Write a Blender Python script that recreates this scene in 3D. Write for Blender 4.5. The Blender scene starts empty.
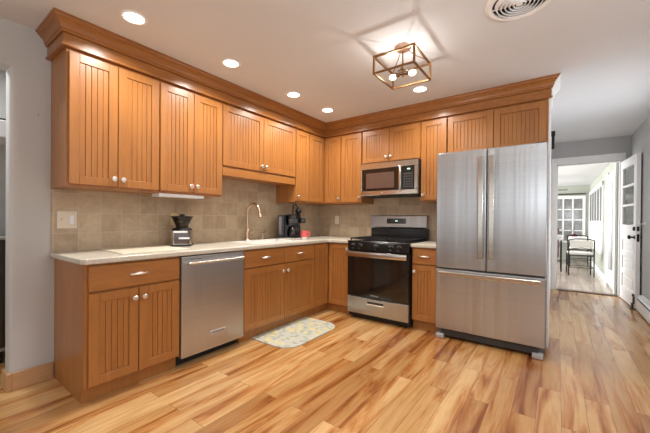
import bpy, bmesh, math, random
from mathutils import Vector, Matrix
random.seed(7)
PI = math.pi
S = bpy.context.scene
C = S.collection

# ------------------------------------------------------------------ camera
cam_d = bpy.data.cameras.new('camera'); cam = bpy.data.objects.new('camera', cam_d); C.objects.link(cam)
CX, CY, CZ, YAW, PITCH, ROLL, F, PY = 2.9558, -3.9098, 1.1703, 0.6293, -0.0047, 0.0075, 318.56, 220.4
fw = Vector((-math.sin(YAW)*math.cos(PITCH), math.cos(YAW)*math.cos(PITCH), math.sin(PITCH)))
rt = Vector((math.cos(YAW), math.sin(YAW), 0)); up = rt.cross(fw)
r2 = rt*math.cos(ROLL)+up*math.sin(ROLL); u2 = -rt*math.sin(ROLL)+up*math.cos(ROLL)
M3 = Matrix((r2, u2, -fw)).transposed()
cam.matrix_world = Matrix.Translation((CX, CY, CZ)) @ M3.to_4x4()
cam_d.sensor_width = 36; cam_d.lens = F/650*36
cam_d.shift_y = (PY-216.5)/650
cam_d.clip_start = .05
S.camera = cam

# ------------------------------------------------------------------ world, lights, exposure
S.view_settings.view_transform = 'Standard'
try: S.view_settings.look = 'None'
except Exception: pass
S.view_settings.gamma = 1; S.view_settings.use_curve_mapping = False
S.view_settings.exposure = 0.06
W = bpy.data.worlds.new('world'); S.world = W; W.use_nodes = True
bg = W.node_tree.nodes['Background']; bg.inputs[0].default_value = (.95, .97, 1, 1); bg.inputs[1].default_value = .7

def area(name, loc, rot, sx, sy, power, col=(1, 1, 1), shape='RECTANGLE', spread=180):
    l = bpy.data.lights.new(name, 'AREA'); l.energy = power; l.color = col; l.shape = shape; l.size = sx; l.size_y = sy
    l.spread = math.radians(spread)
    o = bpy.data.objects.new(name, l); C.objects.link(o); o.location = loc; o.rotation_euler = rot
    return o
def point(name, loc, power, col, r):
    l = bpy.data.lights.new(name, 'POINT'); l.energy = power; l.color = col; l.shadow_soft_size = r
    o = bpy.data.objects.new(name, l); C.objects.link(o); o.location = loc
    return o
# daylight through rear, side and sunroom windows, with added fills marked per line
area('rear_window_light', (1.6, -6.35, 1.45), (PI/2, 0, 0), 2.6, 1.5, 4.5, (.97, .98, 1))
area('rear_right_window_light', (4.1, -6.35, 1.45), (PI/2, 0, 0), 1.6, 1.5, 17, (.97, .98, 1))  # unseen lamp at an added opening, brightens the hall end
area('bounced_flash', (3.9, -3.7, 1.5), (math.radians(168), 0, 0), .9, .9, 60, (.88, .94, 1))  # unseen upward fill, added to lift the ceiling
area('side_window_light', (5.9, -3.0, 1.45), (PI/2, 0, PI/2), 2.6, 1.5, 14, (.92, .96, 1))
area('hall_window_light', (4.02, .42, 1.35), (PI/2, 0, PI/2), 1.2, 1.5, 17, (.88, .93, 1))  # unseen lamp outside an added wall opening, brightens the hall
area('sunroom_side_light', (4.3, 5.6, 1.5), (PI/2, 0, PI/2), 5.0, 1.6, 210, (.95, .98, 1))
area('sunroom_end_light', (2.4, 8.6, 1.4), (PI/2, 0, PI), 2.2, 1.6, 12, (.95, .98, 1))
area('sunroom_left_light', (-.6, 5.4, 1.4), (PI/2, 0, -PI/2), 4.0, 1.8, 380, (.95, .98, 1))
area('left_room_light', (-.5, -5.9, 1.5), (PI/2, 0, 0), .8, 1.4, 10, (.95, .98, 1))
area('left_room_lamp', (-.55, -3.9, 2.454), (0, 0, 0), .3, .3, 14, (.96, .98, 1), 'DISK')  # added lamp, brightens the room behind the left opening
H = 2.474
CAN = [(.716, -2.965), (.731, -2.212), (.709, -1.402), (.725, -.811), (1.84, -.783), (2.75, -2.9)]  # last can is added out of view to brighten floor and refrigerator
for x, y in CAN:
    area('can_light', (x, y, H-.02), (0, 0, 0), .11, .11, 9.8, (1, .96, .90), 'DISK', 150)
FX, FY_ = 2.003, -1.62
BULBS = [(FX-.075, FY_-.005), (FX+.075, FY_+.005)]
for x, y in BULBS: point('bulb_light', (x, y, 2.262), 2.1, (1, .96, .92), .012)

# ------------------------------------------------------------------ materials
def srgb(r, g, b):
    f = lambda c: c/12.92 if c <= .04045 else ((c+.055)/1.055)**2.4
    return (f(r/255), f(g/255), f(b/255), 1)
class NT:
    def __init__(s, name):
        s.m = bpy.data.materials.new(name); s.m.use_nodes = True; s.t = s.m.node_tree; s.n = s.t.nodes; s.l = s.t.links
        s.b = s.n['Principled BSDF']
    def add(s, k, **kw):
        n = s.n.new(k)
        for a, v in kw.items(): setattr(n, a, v)
        return n
    def link(s, a, b): s.l.new(a, b)
    def coords(s, scale=(1, 1, 1), rot=(0, 0, 0), loc=(0, 0, 0), kind='Object'):
        t = s.add('ShaderNodeTexCoord'); m = s.add('ShaderNodeMapping')
        m.inputs['Scale'].default_value = scale; m.inputs['Rotation'].default_value = rot; m.inputs['Location'].default_value = loc
        s.link(t.outputs[kind], m.inputs['Vector']); return m.outputs[0]
    def noise(s, vec, scale, detail=3, rough=.55, dist=0):
        n = s.add('ShaderNodeTexNoise'); n.inputs['Scale'].default_value = scale; n.inputs['Detail'].default_value = detail
        n.inputs['Roughness'].default_value = rough; n.inputs['Distortion'].default_value = dist
        s.link(vec, n.inputs['Vector']); return n.outputs['Fac']
    def ramp(s, fac, stops):
        r = s.add('ShaderNodeValToRGB'); e = r.color_ramp.elements
        while len(e) < len(stops): e.new(.5)
        for i, (p, c) in enumerate(stops): e[i].position = p; e[i].color = c
        s.link(fac, r.inputs[0]); return r.outputs[0]
    def mix(s, fac, a, b, mode='MIX'):
        m = s.add('ShaderNodeMix', data_type='RGBA', blend_type=mode)
        for sock, v in ((m.inputs[0], fac), (m.inputs[6], a), (m.inputs[7], b)):
            if hasattr(v, 'links') or isinstance(v, bpy.types.NodeSocket): s.link(v, sock)
            else: sock.default_value = v
        return m.outputs[2]
    def bump(s, h, strength=.2, dist=.01):
        b = s.add('ShaderNodeBump'); b.inputs['Strength'].default_value = strength; b.inputs['Distance'].default_value = dist
        s.link(h, b.inputs['Height']); s.link(b.outputs[0], s.b.inputs['Normal'])
def plain(name, col, rough=.5, metal=0, emit=None, es=0, var=.06, nscale=30, bump=0, coat=0, spec=None):
    t = NT(name); c = srgb(*col)
    v = t.coords()
    n = t.noise(v, nscale, 2)
    d = tuple(max(0, k*(1-var)) for k in c[:3])+(1,); u = tuple(min(1, k*(1+var)) for k in c[:3])+(1,)
    t.link(t.ramp(n, [(.3, d), (.7, u)]), t.b.inputs['Base Color'])
    t.b.inputs['Roughness'].default_value = rough; t.b.inputs['Metallic'].default_value = metal
    if coat: t.b.inputs['Coat Weight'].default_value = coat; t.b.inputs['Coat Roughness'].default_value = .15
    if spec is not None: t.b.inputs['Specular IOR Level'].default_value = spec
    if bump: t.bump(n, bump, .003)
    if emit: t.b.inputs['Emission Color'].default_value = srgb(*emit); t.b.inputs['Emission Strength'].default_value = es
    return t.m
def wood(name, c1, c2, axis='z', rough=.36, coat=.25):
    t = NT(name)
    sc = {'z': (14, 14, 1.1), 'x': (1.1, 14, 14), 'y': (14, 1.1, 14)}[axis]
    oi = t.add('ShaderNodeObjectInfo'); 
    v = t.coords(sc)
    ad = t.add('ShaderNodeVectorMath', operation='ADD'); t.link(v, ad.inputs[0])
    cm = t.add('ShaderNodeCombineXYZ'); mu = t.add('ShaderNodeMath', operation='MULTIPLY'); mu.inputs[1].default_value = 40
    t.link(oi.outputs['Random'], mu.inputs[0]); t.link(mu.outputs[0], cm.inputs[0]); t.link(mu.outputs[0], cm.inputs[2]); t.link(cm.outputs[0], ad.inputs[1])
    n1 = t.noise(ad.outputs[0], 1.6, 5, .6, .6); n2 = t.noise(ad.outputs[0], 9, 3, .6)
    a = t.ramp(n1, [(.3, srgb(*c1)), (.7, srgb(*c2))])
    b = t.ramp(n2, [(.35, (.82, .82, .82, 1)), (.65, (1, 1, 1, 1))])
    t.link(t.mix(.5, a, b, 'MULTIPLY'), t.b.inputs['Base Color'])
    t.b.inputs['Roughness'].default_value = rough; t.b.inputs['Coat Weight'].default_value = coat; t.b.inputs['Coat Roughness'].default_value = .22
    return t.m
MAPLE = wood('honey_maple', (159, 101, 48), (176, 116, 57))
MAPLE_X = wood('honey_maple_across', (159, 101, 48), (176, 116, 57), 'x')
MAPLE_TRIM = wood('honey_maple_moulding', (150, 93, 42), (168, 108, 50), 'y', .33)
OAK = wood('light_oak', (186, 140, 96), (204, 160, 116), 'y', .45, .1)

def steel(name, col=(192, 193, 194), rough=.34, aniso=.7, bs=.6):
    t = NT(name)
    v = t.coords((7, 7, .12)); n = t.noise(v, 1, 2)
    v2 = t.coords((.6, .6, 90)); n2 = t.noise(v2, 1, 2)
    c = srgb(*col)
    t.link(t.ramp(n2, [(.3, tuple(k*.94 for k in c[:3])+(1,)), (.7, c)]), t.b.inputs['Base Color'])
    t.b.inputs['Metallic'].default_value = 1; t.b.inputs['Roughness'].default_value = rough
    t.b.inputs['Anisotropic'].default_value = aniso
    tg = t.add('ShaderNodeTangent', direction_type='RADIAL', axis='Z'); t.link(tg.outputs[0], t.b.inputs['Tangent'])
    t.bump(n, bs, .02)
    return t.m
STEEL = steel('brushed_steel')
STEEL_BAND = steel('polished_steel_band', (214, 208, 198), .2, .5, .06)
def simple_metal(name, col, rough): return plain(name, col, rough, 1, var=.03)
CHROME = simple_metal('satin_nickel', (232, 224, 216), .3)
BRONZE = simple_metal('brushed_nickel_warm', (214, 188, 164), .3)
BRASS = simple_metal('aged_brass', (158, 122, 84), .4)
COPPER = simple_metal('rose_canopy_metal', (192, 162, 144), .45)
BLACK = plain('black_enamel', (13, 12, 12), .25, coat=.15)
BLACKM = plain('black_matte', (20, 19, 19), .6)
BLACKMETAL = plain('black_iron', (34, 33, 32), .45, .6)
DGREY = plain('dark_grey_plastic', (50, 48, 47), .5)
BLACKGLASS = plain('black_glass', (12, 9, 8), .06, coat=.6)
BROWNGLASS = plain('brown_glass', (62, 44, 34), .1, coat=.6)
WHITE = plain('white_paint', (243, 242, 240), .4, var=.02)
WHITEP = plain('white_plastic', (238, 238, 240), .35, var=.02)
BEIGEP = plain('almond_plastic', (226, 214, 194), .4, var=.02)
YELLP = plain('yellowed_plastic', (214, 194, 140), .4, var=.02)
PINK = plain('pink_glaze', (226, 98, 98), .3, coat=.3)
CRIMSON = plain('crimson_cloth', (140, 34, 58), .8)
PLUM = plain('plum_cloth', (120, 86, 96), .85)
BROWNM = plain('dark_brown_wood', (64, 52, 44), .5, coat=.15)
CUSH = plain('white_cushion', (226, 222, 216), .85)
GREYSHADE = plain('grey_fabric_shade', (104, 104, 103), .9)
CERAM = plain('white_ceramic', (236, 234, 228), .2, coat=.3)
TIMBERSIGN = plain('grey_silver_print', (196, 196, 196), .4, .5)
DARKPRINT = plain('dark_print', (60, 60, 62), .5)
LIT = plain('lit_lens', (255, 248, 235), .4, emit=(255, 244, 226), es=9)
BULB = NT('lit_bulb'); _a = BULB.add('ShaderNodeAddShader'); _t = BULB.add('ShaderNodeBsdfTransparent'); _e = BULB.add('ShaderNodeEmission')
_e.inputs[0].default_value = srgb(255, 236, 205); _e.inputs[1].default_value = 2.0; BULB.link(_t.outputs[0], _a.inputs[0]); BULB.link(_e.outputs[0], _a.inputs[1])
BULB.link(_a.outputs[0], BULB.n['Material Output'].inputs[0]); BULB = BULB.m
GREEN_LCD = plain('lit_display', (200, 240, 225), .4, emit=(190, 240, 225), es=.55)
BOARD = plain('cream_cutting_board', (222, 212, 192), .45, var=.02)
SHEER = NT('white_sheer'); SHEER.b.inputs['Base Color'].default_value = (.9, .9, .9, 1); SHEER.b.inputs['Roughness'].default_value = .9
_tr = SHEER.add('ShaderNodeBsdfTranslucent'); _tr.inputs[0].default_value = (.9, .9, .9, 1)
_wv = SHEER.add('ShaderNodeTexWave'); _wv.inputs['Scale'].default_value = 9
SHEER.link(SHEER.coords(), _wv.inputs['Vector'])
_mx = SHEER.add('ShaderNodeMixShader'); _mx.inputs[0].default_value = .6
SHEER.link(SHEER.b.outputs[0], _mx.inputs[1]); SHEER.link(_tr.outputs[0], _mx.inputs[2])
SHEER.bump(_wv.outputs['Fac'], .4, .01)
SHEER.link(_mx.outputs[0], SHEER.n['Material Output'].inputs[0]); SHEER = SHEER.m
def glass(name, col=(1, 1, 1, 1), refl=.08):
    t = NT(name); tr = t.add('ShaderNodeBsdfTransparent'); tr.inputs[0].default_value = col
    gl = t.add('ShaderNodeBsdfGlossy'); gl.inputs['Roughness'].default_value = .12
    fr = t.add('ShaderNodeFresnel'); fr.inputs[0].default_value = 1.45
    m = t.add('ShaderNodeMixShader'); t.link(fr.outputs[0], m.inputs[0]); t.link(tr.outputs[0], m.inputs[1]); t.link(gl.outputs[0], m.inputs[2])
    t.link(m.outputs[0], t.n['Material Output'].inputs[0]); return t.m
GLASS = glass('window_glass')
AMBERGLASS = glass('smoked_glass', (.45, .34, .26, 1))

def wallmat(name, col, var=.02):
    t = NT(name); c = srgb(*col); v = t.coords()
    n = t.noise(v, 1.3, 3); n2 = t.noise(v, 90, 2)
    t.link(t.ramp(n, [(.3, tuple(k*(1-var) for k in c[:3])+(1,)), (.7, tuple(min(1, k*(1+var)) for k in c[:3])+(1,))]), t.b.inputs['Base Color'])
    t.b.inputs['Roughness'].default_value = .75; t.b.inputs['Specular IOR Level'].default_value = .25
    t.bump(n2, .12, .003); return t.m
WALL = wallmat('wall_paint', (196, 194, 190))
WALLGREY = wallmat('hall_wall_paint', (188, 187, 186))
CEIL = wallmat('ceiling_paint', (222, 223, 224))
SUNWALL = wallmat('sunroom_wall_paint', (176, 178, 166))

def floor_mat():
    t = NT('hickory_plank_floor')
    tc = t.add('ShaderNodeTexCoord'); sp = t.add('ShaderNodeSeparateXYZ'); cb = t.add('ShaderNodeCombineXYZ')
    t.link(tc.outputs['Object'], sp.inputs[0]); t.link(sp.outputs[1], cb.inputs[0]); t.link(sp.outputs[0], cb.inputs[1])
    br = t.add('ShaderNodeTexBrick'); br.offset = .37; br.offset_frequency = 2; br.squash = 1
    br.inputs['Color1'].default_value = (0, 0, 0, 1); br.inputs['Color2'].default_value = (1, 1, 1, 1); br.inputs['Mortar'].default_value = (.5, .5, .5, 1)
    br.inputs['Scale'].default_value = 1; br.inputs['Brick Width'].default_value = 1.21; br.inputs['Row Height'].default_value = .1245
    br.inputs['Mortar Size'].default_value = .0012; br.inputs['Bias'].default_value = 0
    t.link(cb.outputs[0], br.inputs['Vector'])
    rnd = br.outputs['Color']
    # grain offset per plank
    sc = t.add('ShaderNodeVectorMath', operation='MULTIPLY'); sc.inputs[1].default_value = (9, .85, 1)
    t.link(tc.outputs['Object'], sc.inputs[0])
    off = t.add('ShaderNodeVectorMath', operation='MULTIPLY'); off.inputs[1].default_value = (31, 17, 11); t.link(rnd, off.inputs[0])
    ad = t.add('ShaderNodeVectorMath', operation='ADD'); t.link(sc.outputs[0], ad.inputs[0]); t.link(off.outputs[0], ad.inputs[1])
    n1 = t.noise(ad.outputs[0], .85, 6, .62, 1.3)
    n2 = t.noise(ad.outputs[0], 4.5, 4, .6, .5)
    n3 = t.noise(ad.outputs[0], 1.6, 2, .5, 2.2)
    base = t.ramp(rnd, [(0, srgb(164, 116, 68)), (.3, srgb(188, 142, 88)), (.6, srgb(206, 164, 110)), (.85, srgb(214, 174, 120)), (1, srgb(176, 128, 78))])
    streak = t.ramp(n1, [(.46, (1, 1, 1, 1)), (.56, srgb(234, 208, 184)), (.63, srgb(196, 156, 122)), (.76, srgb(150, 112, 84))])
    c = t.mix(1, base, streak, 'MULTIPLY')
    fine = t.ramp(n2, [(.3, (.80, .74, .68, 1)), (.6, (1, 1, 1, 1))])
    c = t.mix(.6, c, fine, 'MULTIPLY')
    fig = t.ramp(n3, [(.35, (.84, .79, .73, 1)), (.5, (1, 1, 1, 1))])
    c = t.mix(.7, c, fig, 'MULTIPLY')
    c = t.mix(br.outputs['Fac'], c, srgb(120, 78, 48))
    t.link(c, t.b.inputs['Base Color'])
    t.b.inputs['Roughness'].default_value = .26; t.b.inputs['Specular IOR Level'].default_value = .5
    t.b.inputs['Coat Weight'].default_value = .2; t.b.inputs['Coat Roughness'].default_value = .12
    t.bump(br.outputs['Fac'], -.25, .002)
    return t.m
FLOOR = floor_mat()
def sunfloor():
    t = NT('pale_wood_floor'); v = t.coords((9, .9, 1)); n = t.noise(v, 1, 5)
    br = t.add('ShaderNodeTexBrick'); br.inputs['Scale'].default_value = 1; br.inputs['Brick Width'].default_value = .125; br.inputs['Row Height'].default_value = 1.2
    br.inputs['Mortar Size'].default_value = .0015; br.inputs['Color1'].default_value = (.78, .78, .78, 1); br.inputs['Color2'].default_value = (1, 1, 1, 1); br.inputs['Mortar'].default_value = (.5, .5, .5, 1)
    t.link(t.coords(), br.inputs['Vector'])
    t.link(t.mix(1, t.ramp(n, [(.35, srgb(176, 156, 140)), (.65, srgb(206, 190, 176))]), br.outputs['Color'], 'MULTIPLY'), t.b.inputs['Base Color'])
    t.b.inputs['Roughness'].default_value = .14; return t.m
SUNFLOOR = sunfloor()
def tile_mat(plane):
    t = NT('travertine_tile_'+plane)
    tc = t.add('ShaderNodeTexCoord'); sp = t.add('ShaderNodeSeparateXYZ'); cb = t.add('ShaderNodeCombineXYZ')
    t.link(tc.outputs['Object'], sp.inputs[0]); t.link(sp.outputs[1 if plane == 'side' else 0], cb.inputs[0]); t.link(sp.outputs[2], cb.inputs[1])
    mp = t.add('ShaderNodeMapping'); mp.inputs['Location'].default_value = ((3.058+1.49*2, .1395, 0) if plane == 'side' else (.05, .1395, 0))
    t.link(cb.outputs[0], mp.inputs[0])
    br = t.add('ShaderNodeTexBrick'); br.offset = 0; br.squash = 1
    br.inputs['Color1'].default_value = (0, 0, 0, 1); br.inputs['Color2'].default_value = (1, 1, 1, 1)
    br.inputs['Scale'].default_value = 1; br.inputs['Brick Width'].default_value = .1492; br.inputs['Row Height'].default_value = .1487
    br.inputs['Mortar Size'].default_value = .0022; br.inputs['Mortar Smooth'].default_value = .3
    t.link(mp.outputs[0], br.inputs['Vector'])
    v = t.coords(); n = t.noise(v, 9, 5, .6, .6); n2 = t.noise(v, 38, 3)
    base = t.ramp(br.outputs['Color'], [(0, srgb(184, 163, 136)), (.5, srgb(195, 174, 146)), (1, srgb(204, 184, 156))])
    mott = t.ramp(n, [(.32, (.80, .77, .73, 1)), (.62, (1.0, 1.0, .99, 1))])
    c = t.mix(.85, base, mott, 'MULTIPLY')
    c = t.mix(.35, c, t.ramp(n2, [(.35, (.78, .74, .7, 1)), (.6, (1, 1, 1, 1))]), 'MULTIPLY')
    c = t.mix(br.outputs['Fac'], c, srgb(200, 184, 156))
    t.link(c, t.b.inputs['Base Color']); t.b.inputs['Roughness'].default_value = .48
    t.bump(br.outputs['Fac'], -.5, .003)
    return t.m
TILE_S, TILE_B = tile_mat('side'), tile_mat('back')
def counter_mat():
    t = NT('cream_stone_counter'); v = t.coords(); n = t.noise(v, 160, 2); n2 = t.noise(v, 4, 3)
    a = t.ramp(n, [(.35, srgb(188, 180, 164)), (.55, srgb(208, 201, 188))])
    t.link(t.mix(.3, a, t.ramp(n2, [(.3, (.92, .91, .9, 1)), (.7, (1, 1, 1, 1))]), 'MULTIPLY'), t.b.inputs['Base Color'])
    t.b.inputs['Roughness'].default_value = .25; return t.m
COUNTER = counter_mat()
def mat_mat():
    t = NT('lemon_print_fabric'); v = t.coords()
    vo = t.add('ShaderNodeTexVoronoi'); vo.inputs['Scale'].default_value = 12; t.link(v, vo.inputs['Vector'])
    v2 = t.coords((1, 1.5, 1), loc=(.35, .2, 0)); vb = t.add('ShaderNodeTexVoronoi'); vb.inputs['Scale'].default_value = 15; t.link(v2, vb.inputs['Vector'])
    lem = t.ramp(vo.outputs['Distance'], [(.27, (1, 1, 1, 1)), (.36, (0, 0, 0, 1))])
    leaf = t.ramp(vb.outputs['Distance'], [(.32, (1, 1, 1, 1)), (.44, (0, 0, 0, 1))])
    c = t.mix(leaf, srgb(190, 188, 176), srgb(158, 166, 150))
    c = t.mix(lem, c, t.mix(t.noise(v, 20, 2), srgb(222, 204, 122), srgb(206, 194, 142)))
    t.link(c, t.b.inputs['Base Color']); t.b.inputs['Roughness'].default_value = .9; return t.m
MATF = mat_mat()

# ------------------------------------------------------------------ mesh helpers
class MB:
    def __init__(s): s.bm = bmesh.new()
    def box(s, x0, x1, y0, y1, z0, z1, bev=0, seg=1):
        b = bmesh.new()
        r = bmesh.ops.create_cube(b, size=1)
        bmesh.ops.scale(b, vec=(abs(x1-x0), abs(y1-y0), abs(z1-z0)), verts=b.verts)
        bmesh.ops.translate(b, vec=((x0+x1)/2, (y0+y1)/2, (z0+z1)/2), verts=b.verts)
        if bev: bmesh.ops.bevel(b, geom=b.edges[:], offset=bev, segments=seg, affect='EDGES', profile=.5)
        s._merge(b); return s
    def _merge(s, b):
        me = bpy.data.meshes.new('tmp'); b.to_mesh(me); b.free(); s.bm.from_mesh(me); bpy.data.meshes.remove(me)
    def lathe(s, prof, c=(0, 0, 0), axis='z', seg=24, cap=True):
        b = bmesh.new(); rings = []
        def P(r, h, a):
            x, y = r*math.cos(a), r*math.sin(a)
            v = {'z': (x, y, h), 'x': (h, x, y), 'y': (y, h, x)}[axis]
            return (v[0]+c[0], v[1]+c[1], v[2]+c[2])
        for r, h in prof: rings.append([b.verts.new(P(max(r, 1e-4), h, 2*PI*k/seg)) for k in range(seg)])
        for A, B in zip(rings, rings[1:]):
            for k in range(seg): b.faces.new((A[k], A[(k+1) % seg], B[(k+1) % seg], B[k]))
        if cap: b.faces.new(rings[0][::-1]); b.faces.new(rings[-1])
        bmesh.ops.recalc_face_normals(b, faces=b.faces); s._merge(b); return s
    def cyl(s, p0, p1, r, seg=16, r1=None):
        return s.tube([p0, p1], [r, r if r1 is None else r1], seg)
    def tube(s, pts, r, seg=10, closed=False):
        pts = [Vector(p) for p in pts]; n = len(pts); rs = r if isinstance(r, (list, tuple)) else [r]*n
        b = bmesh.new(); rings = []; prev = None
        for i, p in enumerate(pts):
            if closed: t = (pts[(i+1) % n]-pts[i-1]).normalized()
            else: t = (pts[min(i+1, n-1)]-pts[max(i-1, 0)]).normalized()
            if prev is None:
                a = Vector((0, 0, 1)) if abs(t.z) < .9 else Vector((1, 0, 0)); u = t.cross(a).normalized()
            else: u = (prev-t*prev.dot(t)).normalized()
            prev = u; v = t.cross(u)
            rings.append([b.verts.new(p+(u*math.cos(2*PI*k/seg)+v*math.sin(2*PI*k/seg))*rs[i]) for k in range(seg)])
        pr = list(zip(rings, rings[1:]))
        if closed: pr.append((rings[-1], rings[0]))
        for A, B in pr:
            for k in range(seg): b.faces.new((A[k], A[(k+1) % seg], B[(k+1) % seg], B[k]))
        if not closed: b.faces.new(rings[0][::-1]); b.faces.new(rings[-1])
        bmesh.ops.recalc_face_normals(b, faces=b.faces); s._merge(b); return s
    def bar(s, p0, p1, w, h=None):   # rectangular bar
        h = h or w; p0, p1 = Vector(p0), Vector(p1); t = (p1-p0).normalized()
        a = Vector((0, 0, 1)) if abs(t.z) < .95 else Vector((1, 0, 0)); u = t.cross(a).normalized(); v = u.cross(t)
        b = bmesh.new(); A = []; B = []
        for su, sv in ((-1, -1), (1, -1), (1, 1), (-1, 1)):
            o = u*su*w/2+v*sv*h/2; A.append(b.verts.new(p0+o)); B.append(b.verts.new(p1+o))
        for k in range(4): b.faces.new((A[k], A[(k+1) % 4], B[(k+1) % 4], B[k]))
        b.faces.new(A[::-1]); b.faces.new(B); bmesh.ops.recalc_face_normals(b, faces=b.faces); s._merge(b); return s
    def prism(s, poly, z0, z1, axis='z', bev=0, seg=2):
        b = bmesh.new()
        def P(a, c, h): return {'z': (a, c, h), 'x': (h, a, c), 'y': (a, h, c)}[axis]
        A = [b.verts.new(P(x, y, z0)) for x, y in poly]; B = [b.verts.new(P(x, y, z1)) for x, y in poly]; n = len(poly)
        for k in range(n): b.faces.new((A[k], A[(k+1) % n], B[(k+1) % n], B[k]))
        b.faces.new(A[::-1]); b.faces.new(B); bmesh.ops.recalc_face_normals(b, faces=b.faces)
        if bev: 
            ed = [e for e in b.edges if (e.verts[0] in A) == (e.verts[1] in A)]
            bmesh.ops.bevel(b, geom=ed, offset=bev, segments=seg, affect='EDGES', profile=.5)
        s._merge(b); return s
    def sweep(s, prof, path, end_mitre=False):        # prof (out, z) swept along an xy path, outward = right of travel, mitred
        b = bmesh.new(); P = [Vector(p) for p in path]; n = len(P); rings = []
        for i in range(n):
            d0 = (P[i]-P[i-1]).normalized() if i else None; d1 = (P[i+1]-P[i]).normalized() if i < n-1 else None
            if d0 is None: d0 = d1
            if d1 is None: d1 = d0
            n0 = Vector((d0.y, -d0.x)); n1 = Vector((d1.y, -d1.x))
            if end_mitre and i == n-1: n1 = Vector((1, 0))
            m = (n0+n1); m = m/(1+n0.dot(n1))
            rings.append([b.verts.new((P[i].x+m.x*o, P[i].y+m.y*o, z)) for o, z in prof])
        k = len(prof)
        for A, B in zip(rings, rings[1:]):
            for j in range(k): b.faces.new((A[j], A[(j+1) % k], B[(j+1) % k], B[j]))
        b.faces.new(rings[0][::-1]); b.faces.new(rings[-1]); bmesh.ops.recalc_face_normals(b, faces=b.faces); s._merge(b); return s
    def ball(s, c, r, sc=(1, 1, 1), seg=16):
        b = bmesh.new(); bmesh.ops.create_uvsphere(b, u_segments=seg, v_segments=seg//2+2, radius=r)
        bmesh.ops.scale(b, vec=sc, verts=b.verts); bmesh.ops.translate(b, vec=c, verts=b.verts); s._merge(b); return s
    def build(s, name, mat, parent=None, smooth=False, label=None, loc=None, rz=0):
        me = bpy.data.meshes.new(name); s.bm.to_mesh(me); s.bm.free(); me.materials.append(mat)
        if smooth:
            for p in me.polygons: p.use_smooth = True
            try: me.set_sharp_from_angle(angle=math.radians(35))
            except Exception: pass
        o = bpy.data.objects.new(name, me); C.objects.link(o)
        if parent: o.parent = parent
        if label: o['label'] = label
        if loc: o.location = loc
        if rz: o.rotation_euler = (0, 0, rz)
        return o
def tag(o, label, cat, group=None, kind=None):
    o['label'] = label; o['category'] = cat
    if group: o['group'] = group
    if kind: o['kind'] = kind
    return o
def thing(name, label, cat, loc=(0, 0, 0), rz=0, group=None):
    o = bpy.data.objects.new(name, None); C.objects.link(o); o.location = loc; o.rotation_euler = (0, 0, rz)
    o.empty_display_size = .1
    return tag(o, label, cat, group)
def struct(name, mb, mat, label=None, parent=None, smooth=False):
    o = mb.build(name, mat, parent, smooth)
    if parent is None: o['kind'] = 'structure'
    if label: o['label'] = label
    return o
def copy_tree(o, parent=None):
    c = o.copy(); C.objects.link(c)
    if parent: c.parent = parent
    for ch in list(o.children): copy_tree(ch, c)
    return c
def text(name, s, size, mat, parent, loc, rot, ext=.0004):
    cu = bpy.data.curves.new(name, 'FONT'); cu.body = s; cu.size = size; cu.align_x = 'CENTER'; cu.align_y = 'CENTER'; cu.extrude = ext
    o = bpy.data.objects.new(name, cu); C.objects.link(o)
    bpy.context.view_layer.update()
    me = bpy.data.meshes.new_from_object(o.evaluated_get(bpy.context.evaluated_depsgraph_get()))
    C.objects.unlink(o); bpy.data.objects.remove(o)
    me.materials.clear(); me.materials.append(mat)
    q = bpy.data.objects.new(name, me); C.objects.link(q); q.parent = parent; q.location = loc; q.rotation_euler = rot
    return q

# ------------------------------------------------------------------ the room
LW = -3.43                      # end of the left kitchen wall
T = .12
FW = 2.75                       # hall end wall
struct('floor', MB().box(-4, 6, -6.6, 8.3, -.1, 0), FLOOR, 'hickory toned wide plank floor')
struct('ceiling', MB().box(-2.2, 6, -6.3, FW+.13, H, H+.1), CEIL, 'white painted ceiling')
wl = MB()
wl.box(-T, 0, LW+.02, .12, 0, H)
wl.cyl((-.02, LW+.02, 0), (-.02, LW+.02, 2.175), .02, 16); wl.box(-T+.0, -.02, LW, LW+.02, 0, 2.175)
wl.box(-T, 0, -4.75, LW+.02, 2.175, H); wl.box(-T, 0, -6.3, -4.75, 0, H)
struct('wall_left', wl, WALL, 'light grey wall with rounded end beside the left opening')
struct('wall_back', MB().box(-T, 2.87, 0, .12, 0, H), WALL, 'kitchen back wall')
struct('wall_hall_left', MB().box(2.77, 2.876, .12, FW, 0, H), WHITE, 'white painted wall end beside the refrigerator')
we = MB()
we.box(2.0, 2.945, FW, FW+.12, 0, H); we.box(3.735, 3.86, FW, FW+.12, 0, H); we.box(2.945, 3.735, FW, FW+.12, 2.10, H)
struct('wall_hall_end', we, WALLGREY, 'grey wall above the sunroom doorway')
wr = MB()
wr.box(3.86, 3.98, 1.05, FW+.12, 0, H); wr.box(3.86, 3.98, -.3, -.2, 0, H); wr.box(3.86, 3.98, -.2, 1.05, 0, .55); wr.box(3.86, 3.98, -.2, 1.05, 2.15, H); wr.box(3.98, 6, -.42, -.3, 0, H)  # unseen opening made here to let the hall fill light in
struct('wall_right', wr, WALLGREY, 'grey hall wall beside the white door')
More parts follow.
